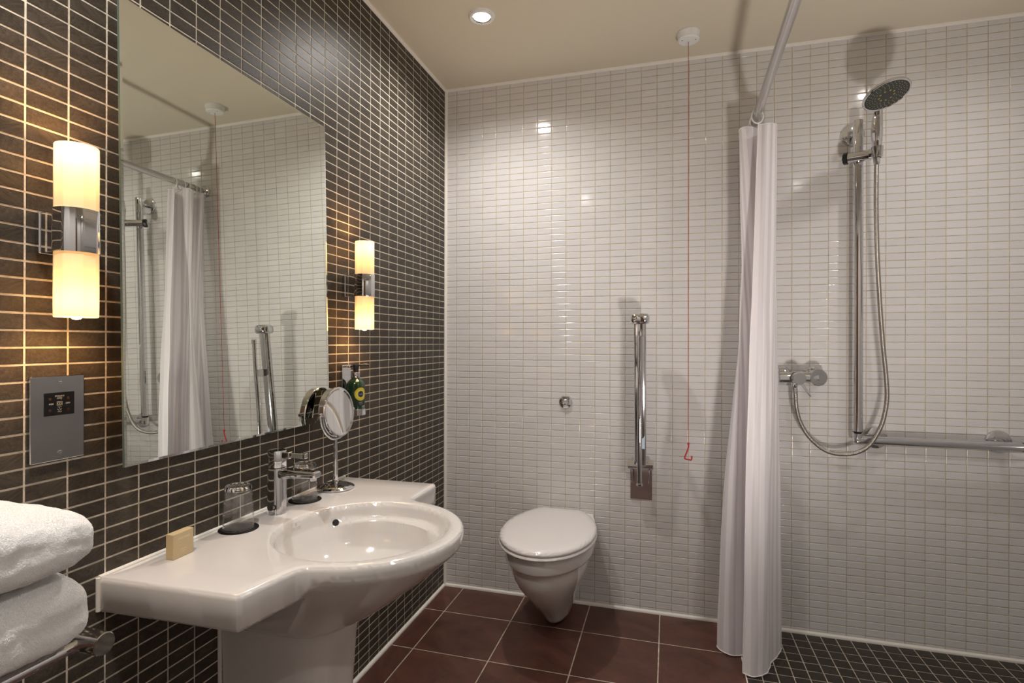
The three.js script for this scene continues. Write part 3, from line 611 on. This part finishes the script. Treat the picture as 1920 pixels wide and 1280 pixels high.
// ================================================================ ALARM CORD
{
  const t = thing('alarm_pull_cord', 'red emergency pull cord hanging from a white ceiling switch', 'pull cord', [1.1176, 0, 0.1995]);
  put('ceiling_switch', lathe([[0, 2.366], [0.012, 2.366], [0.036, 2.368], [0.041, 2.372], [0.0435, 2.392], [0.0455, 2.395], [0.0455, 2.3995], [0, 2.3995]], 56, 0.5), whitePlastic, t);
  for (const [x, z] of [[0.026, 0.008], [-0.024, 0.012]]) put('screw', at(lathe([[0, -0.0006], [0.0022, -0.0006], [0.0022, 0.001], [0, 0.001]], 16), x, 2.3672, z), blackPlastic, t);
  const red = std({ color: rgb(0.32, 0.012, 0.014), roughness: 0.5 });
  put('cord', bar(V(0, 2.367, 0), V(0.002, 0.775, 0), 0.0011, 0.0011, 8, 0.0002), red, t);
  put('handle', [tube([[0.003, 0.784, 0], [0.003, 0.766, 0], [-0.004, 0.744, 0], [-0.0105, 0.7245, 0], [-0.006, 0.7195, 0], [0.004, 0.7185, 0], [0.0125, 0.717, 0], [0.0155, 0.722, 0], [0.0158, 0.733, 0]], 0.0030, 60, 12), new THREE.SphereGeometry(0.0048, 16, 12).translate(0.003, 0.781, 0)], std({ color: rgb(0.45, 0.012, 0.016), roughness: 0.35 }), t);
}

// ================================================================ SHOWER CURTAIN
const RAILY = 2.05, railX = (z) => 1.372 - 0.0205 * z;
{
  const t = thing('curtain_rail', 'straight steel shower curtain rail running under the ceiling', 'curtain rail');
  put('rail', bar(V(railX(0.004), RAILY, 0.004), V(railX(ROOM.z - 0.004), RAILY, ROOM.z - 0.004), 0.0150), steel, t);
  put('end_flange', turned([[0, 0], [0.031, 0], [0.031, 0.004], [0.022, 0.012], [0.019, 0.022], [0, 0.022]], V(railX(0), RAILY, 0.0008), V(0, 0, 1), 40), chrome, t);
  put('end_flange', turned([[0, 0], [0.031, 0], [0.031, 0.004], [0.022, 0.012], [0.019, 0.022], [0, 0.022]], V(railX(ROOM.z), RAILY, ROOM.z - 0.0008), V(0, 0, -1), 40), chrome, t);
}
{
  const cloth = phy({ color: rgb(0.95, 0.93, 0.94), roughness: 0.52, sheen: 0.4, sheenRoughness: 0.4, sheenColor: rgb(0.9, 0.9, 0.95), transmission: 0.16, thickness: 0, map: satinTex, side: THREE.DoubleSide });
  const t = thing('shower_curtain', 'white striped satin shower curtain drawn together at the wall', 'curtain');
  // plan of the folds from the free edge in front to the last fold by the wall
  const top = [[1.372, 0.205], [1.395, 0.212], [1.425, 0.185], [1.445, 0.165], [1.43, 0.150], [1.372, 0.165], [1.315, 0.170], [1.308, 0.150], [1.34, 0.125], [1.41, 0.110], [1.432, 0.095], [1.38, 0.085], [1.32, 0.080], [1.325, 0.060], [1.39, 0.050], [1.42, 0.035], [1.36, 0.028]];
  const bottom = [[1.301, 0.378], [1.338, 0.388], [1.380, 0.360], [1.402, 0.300], [1.452, 0.205], [1.462, 0.165], [1.41, 0.180], [1.34, 0.235], [1.275, 0.262], [1.228, 0.215], [1.262, 0.160], [1.36, 0.135], [1.432, 0.108], [1.430, 0.075], [1.36, 0.070], [1.30, 0.055], [1.40, 0.030]];
  const mk = (a) => new THREE.CatmullRomCurve3(a.map(([x, z]) => V(x, 0, z)), false, 'centripetal');
  const n = 240, m = 110, A = mk(top).getPoints(n), B = mk(bottom).getPoints(n), yT = 2.018, yB = 0.012, rings = [];
  let len = 0; const arc = [0]; for (let i = 1; i <= n; i++) { len += B[i].distanceTo(B[i - 1]); arc.push(len); }
  for (let j = 0; j <= m; j++) {
    const s = j / m, k = smooth(-0.55, 1.0, s) * 1.0, kk = (k - smooth(-0.55, 1, 0)) / (1 - smooth(-0.55, 1, 0)), r = [];
    for (let i = 0; i <= n; i++) {
      let x = lerp(A[i].x, B[i].x, kk), z = lerp(A[i].z, B[i].z, kk), y = lerp(yT, yB, s);
      const w = noise.noise(i * 0.06, s * 4.0, 1.3) * 0.006 + noise.noise(i * 0.17, s * 9 + i * 0.03, 7.7) * 0.0022 * smooth(0.1, 0.4, s);
      x += w * 0.7; z += w;
      if (j === 0 || s < 0.05) y -= 0.010 * (1 - s / 0.05) * (0.5 + 0.5 * Math.sin(i / n * Math.PI * 10)) ;
      y += noise.noise(i * 0.05, 3.3, 0.2) * 0.012 * s;
      r.push([x, y, Math.max(0.012, z)]);
    }
    rings.push(r);
  }
  put('cloth', loft(rings, { closed: false, crease: null, uv: (i, j) => [arc[j] * 2.6, i / m * 2] }), cloth, t);
  const side = rings.map((r) => V(r[0][0], r[0][1], r[0][2])), low = rings[m].map((p) => V(...p)), up = rings[0].map((p) => V(...p));
  put('hem', [tube(side, 0.0017, 160, 8), tube(low, 0.0017, 240, 8), tube(up, 0.0017, 240, 8)], std({ color: rgb(0.83, 0.81, 0.80), roughness: 0.6 }), t);
  const ringGeo = tube([0, 1, 2, 3, 4, 5, 6, 7, 8, 9, 10, 11].map((i) => [0.0215 * Math.cos(i / 12 * 2 * Math.PI), 0.026 * Math.sin(i / 12 * 2 * Math.PI) - 0.009, 0]), 0.0026, 48, 10, true);
  ['nearest the room', 'second from the room', 'third from the room', 'second from the wall', 'nearest the wall'].forEach((w, i) => {
    const z = [0.205, 0.160, 0.122, 0.085, 0.048][i];
    const r = single('curtain_ring', ringGeo, whitePlastic, `white plastic curtain ring on the rail, ${w}`, 'curtain ring', [railX(z), RAILY, z], 'white curtain rings');
    r.rotation.y = [0.25, -0.3, 0.2, -0.15, 0.3][i];
  });
}

// ================================================================ SHOWER: GRAB RAIL, HAND SHOWER, MIXER
{
  const t = thing('shower_grab_rail', 'L-shaped chrome grab rail with upright on the shower wall', 'grab rail');
  const X = 1.747, Z = 0.066, Y = 0.806, r = 0.0178, XR = 2.334;
  put('upright', [bar(V(X, Y + 0.032, Z), V(X, 2.038, Z), r), turned([[0, 0], [r * 0.7, 0.0005], [0, 0.003]], V(X, 2.037, Z), V(0, 1, 0), 24)], chrome, t);
  put('joint_ring', bar(V(X, Y + 0.0305, Z), V(X, Y + 0.0335, Z), r + 0.0008), blackPlastic, t);
  put('joint_ring', bar(V(2.268, Y, Z), V(2.271, Y, Z), r * 0.97), blackPlastic, t);
  put('elbow', [bar(V(X, Y - 0.012, Z), V(X, Y + 0.031, Z), r, r, 32, 0.006), bar(V(X - 0.014, Y, Z), V(X + 0.02, Y, Z), r, r, 32, 0.005)], chrome, t);
  put('crossbar', bar(V(X + 0.01, Y, Z), V(2.269, Y, Z), r * 0.92), satinSteel, t);
  put('corner_piece', [bar(V(2.270, Y, Z), V(XR, Y, Z), r * 0.92), new THREE.SphereGeometry(r * 0.92, 24, 16).translate(XR, Y, Z), bar(V(XR, Y, Z), V(XR, Y, 0.75), r * 0.92)], satinSteel, t);
  const fl = (x, y, z, d) => turned([[0, 0], [0.0425, 0], [0.0425, 0.006], [0.041, 0.009], [0.036, 0.0105], [0, 0.0105]], V(x, y, z), d, 56, 0.6);
  for (const [x, y] of [[X - 0.002, 2.005], [1.826, 0.808], [2.226, 0.812]]) { const f = put('wall_flange', fl(x, y, 0.0006, V(0, 0, 1)), chrome, t); put('stand_off', bar(V(x, y, 0.009), V(x, y > 1 ? y : Y, Z), 0.0105), chrome, f); }
  const f = put('wall_flange', fl(ROOM.x - 0.0006, Y, 0.62, V(-1, 0, 0)), chrome, t); put('stand_off', bar(V(ROOM.x - 0.009, Y, 0.62), V(XR, Y, 0.62), 0.0105), chrome, f);

  const s = thing('shower_slider', 'chrome sliding clamp on the shower upright holding the hand shower', 'shower holder');
  put('clamp', [bar(V(1.712, 1.893, 0.072), V(1.778, 1.889, 0.112), 0.0205), bar(V(1.773, 1.890, 0.112), V(1.802, 1.886, 0.131), 0.0195)], chrome, s);
  put('clamp_knob', bar(V(1.699, 1.894, 0.064), V(1.711, 1.893, 0.0715), 0.0225), blackPlastic, s);
  put('knob_cap', bar(V(1.694, 1.8943, 0.061), V(1.6995, 1.894, 0.0643), 0.0120), chrome, s);
  put('hose_cradle', lathe([[0.0130, -0.020], [0.0175, -0.020], [0.0200, 0.020], [0.0160, 0.020], [0.0130, -0.020]], 32).translate(1.790, 1.889, 0.134), chrome, s);

  const h = thing('hand_shower', 'chrome hand shower with round dark spray face', 'hand shower');
  const P = V(1.780, 2.055, 0.250), nrm = V(0.194, -0.9275, 0.318).normalize(), back = nrm.clone().negate();
  put('handle', loft((() => { // round grip that widens in the middle
    const path = new THREE.CatmullRomCurve3([V(1.789, 1.874, 0.131), V(1.789, 1.93, 0.133), V(1.788, 1.985, 0.137), V(1.788, 2.030, 0.146), V(1.786, 2.063, 0.166), V(1.783, 2.084, 0.200)]), out = [];
    for (let i = 0; i <= 24; i++) { const u = i / 24, p = path.getPointAt(u), tg = path.getTangentAt(u), e1 = V(1, 0, 0), e2 = tg.clone().cross(e1).normalize(), rr = 0.0115 + 0.0078 * Math.sin(Math.min(1, u * 1.25) * Math.PI) ** 1.2; const ring = []; for (let k = 0; k < 28; k++) { const a = k / 28 * 2 * Math.PI, q = p.clone().addScaledVector(e1, Math.cos(a) * rr).addScaledVector(e2, Math.sin(a) * rr); ring.push([q.x, q.y, q.z]); } out.push(ring); }
    return out;
  })(), { capStart: true, capEnd: true, crease: 0.8 }), chrome, h);
  const head = put('head_shell', turned([[0, 0.021], [0.02, 0.0205], [0.045, 0.017], [0.064, 0.010], [0.0735, 0.004], [0.0755, 0.0], [0.0750, -0.0045], [0.0725, -0.0060], [0.0695, -0.0055], [0.0680, -0.0035], [0, -0.0035]], P, back, 72, 0.7), chrome, h);
  put('spray_face', turned([[0, -0.0045], [0.0680, -0.0045], [0.0688, -0.0030], [0, -0.0030]], P, back, 64, 0.7), std({ color: rgb(0.030, 0.033, 0.036), roughness: 0.42 }), head);
  const e1 = V(1, 0, 0).addScaledVector(nrm, -nrm.x).normalize(), e2 = nrm.clone().cross(e1), dots = [];
  for (const [rad, cnt, off] of [[0.061, 30, 0], [0.053, 26, 0.1], [0.0445, 22, 0], [0.036, 16, 0.1]]) for (let k = 0; k < cnt; k++) { const a = k / cnt * 2 * Math.PI + off, q = P.clone().addScaledVector(nrm, 0.0048).addScaledVector(e1, rad * Math.cos(a)).addScaledVector(e2, rad * Math.sin(a)); dots.push(turned([[0, -0.0006], [0.0014, -0.0006], [0.0010, 0.0012], [0, 0.0013]], q, nrm, 8)); }
  const nz = put('nozzles', dots, std({ color: rgb(0.42, 0.44, 0.16), roughness: 0.5 }), head); nz.userData.kind = 'stuff';
  const mid = []; for (let k = 0; k < 9; k++) { const a = k / 9 * 2 * Math.PI, q = P.clone().addScaledVector(nrm, 0.0048).addScaledVector(e1, 0.024 * Math.cos(a)).addScaledVector(e2, 0.024 * Math.sin(a)); mid.push(turned([[0.0018, -0.0005], [0.0018, 0.0009], [0.0032, 0.0009], [0.0032, -0.0005]], q, nrm, 14)); }
  const jz = put('massage_jets', mid, std({ color: rgb(0.48, 0.40, 0.08), roughness: 0.45 }), head); jz.userData.kind = 'stuff';
  put('spray_selector', box(0.012, 0.006, 0.010, 0, 0, 0, 0.002).translate(P.x - 0.056, P.y - 0.008, P.z + 0.050), blackPlastic, head);

  const path = [[1.526, 1.000, 0.075], [1.528, 0.975, 0.075], [1.531, 0.925, 0.075], [1.545, 0.867, 0.075], [1.576, 0.810, 0.078], [1.628, 0.763, 0.080], [1.682, 0.750, 0.085], [1.735, 0.763, 0.101], [1.776, 0.797, 0.108], [1.810, 0.864, 0.110], [1.825, 0.926, 0.111], [1.830, 0.986, 0.112], [1.825, 1.066, 0.115], [1.813, 1.185, 0.120], [1.801, 1.344, 0.125], [1.792, 1.503, 0.130], [1.788, 1.662, 0.130], [1.788, 1.802, 0.130], [1.789, 1.866, 0.1305]];
  const hs = thing('shower_hose', 'flexible steel shower hose looping from mixer to hand shower', 'hose');
  put('hose', tube(path, 0.0078, 300, 14), std({ color: rgb(0.42, 0.39, 0.35), metalness: 1, roughness: 0.30, bumpMap: (() => { const b = hoseBump.clone(); b.repeat.set(40, 1); b.needsUpdate = true; return b; })(), bumpScale: 0.0006 }), hs);
  put('end_nut', bar(V(1.526, 0.982, 0.075), V(1.525, 1.004, 0.075), 0.0105), chrome, hs);
  put('end_nut', bar(V(1.789, 1.845, 0.1305), V(1.789, 1.872, 0.131), 0.0105, 0.0115), chrome, hs);

  const m = thing('shower_mixer', 'chrome shower mixer valve on the wall beside the curtain', 'mixer valve');
  put('valve_body', bar(V(1.466, 1.041, 0.070), V(1.612, 1.044, 0.070), 0.0220, 0.0220, 40, 0.004), chrome, m);
  for (const x of [1.492, 1.602]) { const e = put('wall_union', turned([[0, 0], [0.036, 0], [0.036, 0.004], [0.030, 0.014], [0.018, 0.022], [0, 0.022]], V(x, 1.047, 0.0006), V(0, 0, 1), 48, 0.5), chrome, m); put('inlet', bar(V(x, 1.045, 0.018), V(x, 1.043, 0.072), 0.0150), chrome, e); }
  put('end_cover', turned([[0, 0], [0.030, 0], [0.033, 0.003], [0.033, 0.020], [0.030, 0.023], [0, 0.0235]], V(1.604, 1.044, 0.066), V(0.15, 0, 1), 48, 0.5), satinSteel, m);
  put('cartridge', turned([[0, 0], [0.0230, 0], [0.0230, 0.026], [0.0215, 0.028], [0, 0.028]], V(1.527, 1.041, 0.080), V(0.12, 0, 1), 40, 0.5), blackPlastic, m);
  const k = put('control_knob', turned([[0, 0], [0.0235, 0], [0.0240, 0.001], [0.0240, 0.026], [0.0225, 0.029], [0, 0.0295]], V(1.530, 1.041, 0.098), V(0.12, 0, 1), 48, 0.5), chrome, m);
  put('lever', bar(V(1.540, 1.024, 0.112), V(1.572, 0.972, 0.122), 0.0045, 0.0035), chrome, k);
  put('outlet', bar(V(1.525, 1.022, 0.072), V(1.525, 1.005, 0.074), 0.0125), chrome, m);
}

// ================================================================ TOWEL RACK AND TOWELS
{
  const Y = 0.736, Z = 1.857;
  const t = thing('towel_rack', 'chrome tubular towel shelf on the wall below the towels', 'towel rack');
  for (const z of [Z, Z + 0.56]) { const p = put('wall_post', bar(V(0.002, Y, z), V(0.252, Y, z), 0.0165, 0.0165, 40), chrome, t); put('post_flange', turned([[0, 0], [0.026, 0], [0.026, 0.005], [0.017, 0.010], [0, 0.010]], V(0.0008, Y, z), V(1, 0, 0), 40), chrome, p); }
  for (const x of [0.215, 0.170, 0.115, 0.060]) put('rail', bar(V(x, Y, Z - 0.012), V(x, Y, Z + 0.575), 0.0082), chrome, t);
  const cloth = std({ color: rgb(0.96, 0.945, 0.925), roughness: 1, bumpMap: terryBump, bumpScale: 0.001 });
  const pileMat = std({ color: rgb(0.975, 0.965, 0.95), roughness: 1 });
  const fibre = (() => { const g = new THREE.ConeGeometry(0.00048, 0.0065, 3, 2); const p = g.attributes.position; for (let i = 0; i < p.count; i++) { const y = p.getY(i) / 0.0065 + 0.5; p.setX(i, p.getX(i) + y * y * 0.0022); } g.translate(0, 0.0028, 0); g.computeVertexNormals(); return g; })();
  const towel = (label, y0, h, zEnd, x1, sag, ph) => {
    const o = thing('bath_towel', label, 'towel', [0, y0, 0], 'folded towels on the rack');
    const x0 = 0.020, zFar = zEnd, zNear = zEnd + 0.46, nu = 120, nv = 130, rings = [];
    const section = (z) => { // cross-section in x-y: two thick layers folded at the front
      const r = [], e = Math.min(z - zFar, zNear - z), c = Math.sqrt(Math.max(0.0004, 1 - (1 - Math.min(1, e / 0.030)) ** 2)); // rounded ends
      for (let j = 0; j < nv; j++) {
        const a = j / nv * 2 * Math.PI, ca = Math.cos(a), sa = Math.sin(a);
        let x = (x0 + x1) / 2 + (x1 - x0) / 2 * Math.sign(ca) * Math.abs(ca) ** 0.55 * (0.90 + 0.10 * c);
        let y = h / 2 + h / 2 * Math.sign(sa) * Math.abs(sa) ** 0.62 * lerp(0.70, 1, c);
        const fold = Math.exp(-(((y - h * 0.52) / (h * 0.10)) ** 2)) * smooth(0.3, 0.9, Math.abs(ca)); // crease between the layers
        x -= Math.sign(ca) * fold * 0.0015;
        y += sag(x, z) * smooth(0, h, y);
        const q = noise.noise(x * 26 + ph, y * 26, z * 26) * 0.0035 + noise.noise(x * 90, y * 90 + ph, z * 90) * 0.0014;
        r.push([x + q * ca, Math.max(0, y + q * sa), z]);
      }
      return r;
    };
    for (let i = 0; i <= nu; i++) { const u = i / nu, s = u < 0.5 ? 0.5 * (2 * u) ** 1.5 : 1 - 0.5 * (2 - 2 * u) ** 1.5; rings.push(section(lerp(zFar, zNear, s))); }
    const g = loft(rings.map((r) => r.slice().reverse()), { capStart: true, capEnd: true, crease: null, uv: (i, j, p) => [(p[0] + p[1]) * 5, p[2] * 5] });
    put('cloth', g, cloth, o);
    // short terry loops over the sides one can see
    const idx = g.index, pos = g.attributes.position, nor = g.attributes.normal, tri = [];
    let tot = 0; const A = V(0, 0, 0), B = V(0, 0, 0), Cc = V(0, 0, 0);
    for (let i = 0; i < idx.count; i += 3) { A.fromBufferAttribute(pos, idx.getX(i)); B.fromBufferAttribute(pos, idx.getX(i + 1)); Cc.fromBufferAttribute(pos, idx.getX(i + 2)); if (A.x < 0.05 || A.z > zFar + 0.36 || A.y < 0.006) continue; tot += B.clone().sub(A).cross(Cc.clone().sub(A)).length() / 2; tri.push([tot, i]); }
    const N = 170000, im = new THREE.InstancedMesh(fibre, pileMat, N), d = new THREE.Object3D(), nn = V(0, 0, 0);
    for (let k = 0; k < N; k++) {
      const w = rnd() * tot; let lo = 0, hi = tri.length - 1; while (lo < hi) { const md = (lo + hi) >> 1; if (tri[md][0] < w) lo = md + 1; else hi = md; }
      const i = tri[lo][1]; let a = rnd(), b = rnd(); if (a + b > 1) { a = 1 - a; b = 1 - b; }
      A.fromBufferAttribute(pos, idx.getX(i)); B.fromBufferAttribute(pos, idx.getX(i + 1)); Cc.fromBufferAttribute(pos, idx.getX(i + 2)); nn.fromBufferAttribute(nor, idx.getX(i));
      d.position.copy(A).multiplyScalar(1 - a - b).addScaledVector(B, a).addScaledVector(Cc, b);
      nn.add(V((rnd() - 0.5) * 1.0, (rnd() - 0.5) * 1.0, (rnd() - 0.5) * 1.0)).normalize();
      d.quaternion.setFromUnitVectors(V(0, 1, 0), nn); d.rotateY(rnd() * 6.28); d.scale.setScalar(0.7 + rnd() * 0.6); d.updateMatrix(); im.setMatrixAt(k, d.matrix);
    }
    im.name = 'terry_pile'; im.userData = { kind: 'stuff' }; im.castShadow = im.receiveShadow = true; o.add(im);
  };
  towel('thick white folded terry towel lying on the chrome rack', Y + 0.0085, 0.106, 1.877, 0.255, () => 0, 2.1);
  towel('thick white folded terry towel on top of the other towel', Y + 0.1185, 0.100, 1.874, 0.262, (x, z) => -0.016 * smooth(2.02, 1.89, z) + 0.004, 9.4);
}

renderer.render(scene, camera);
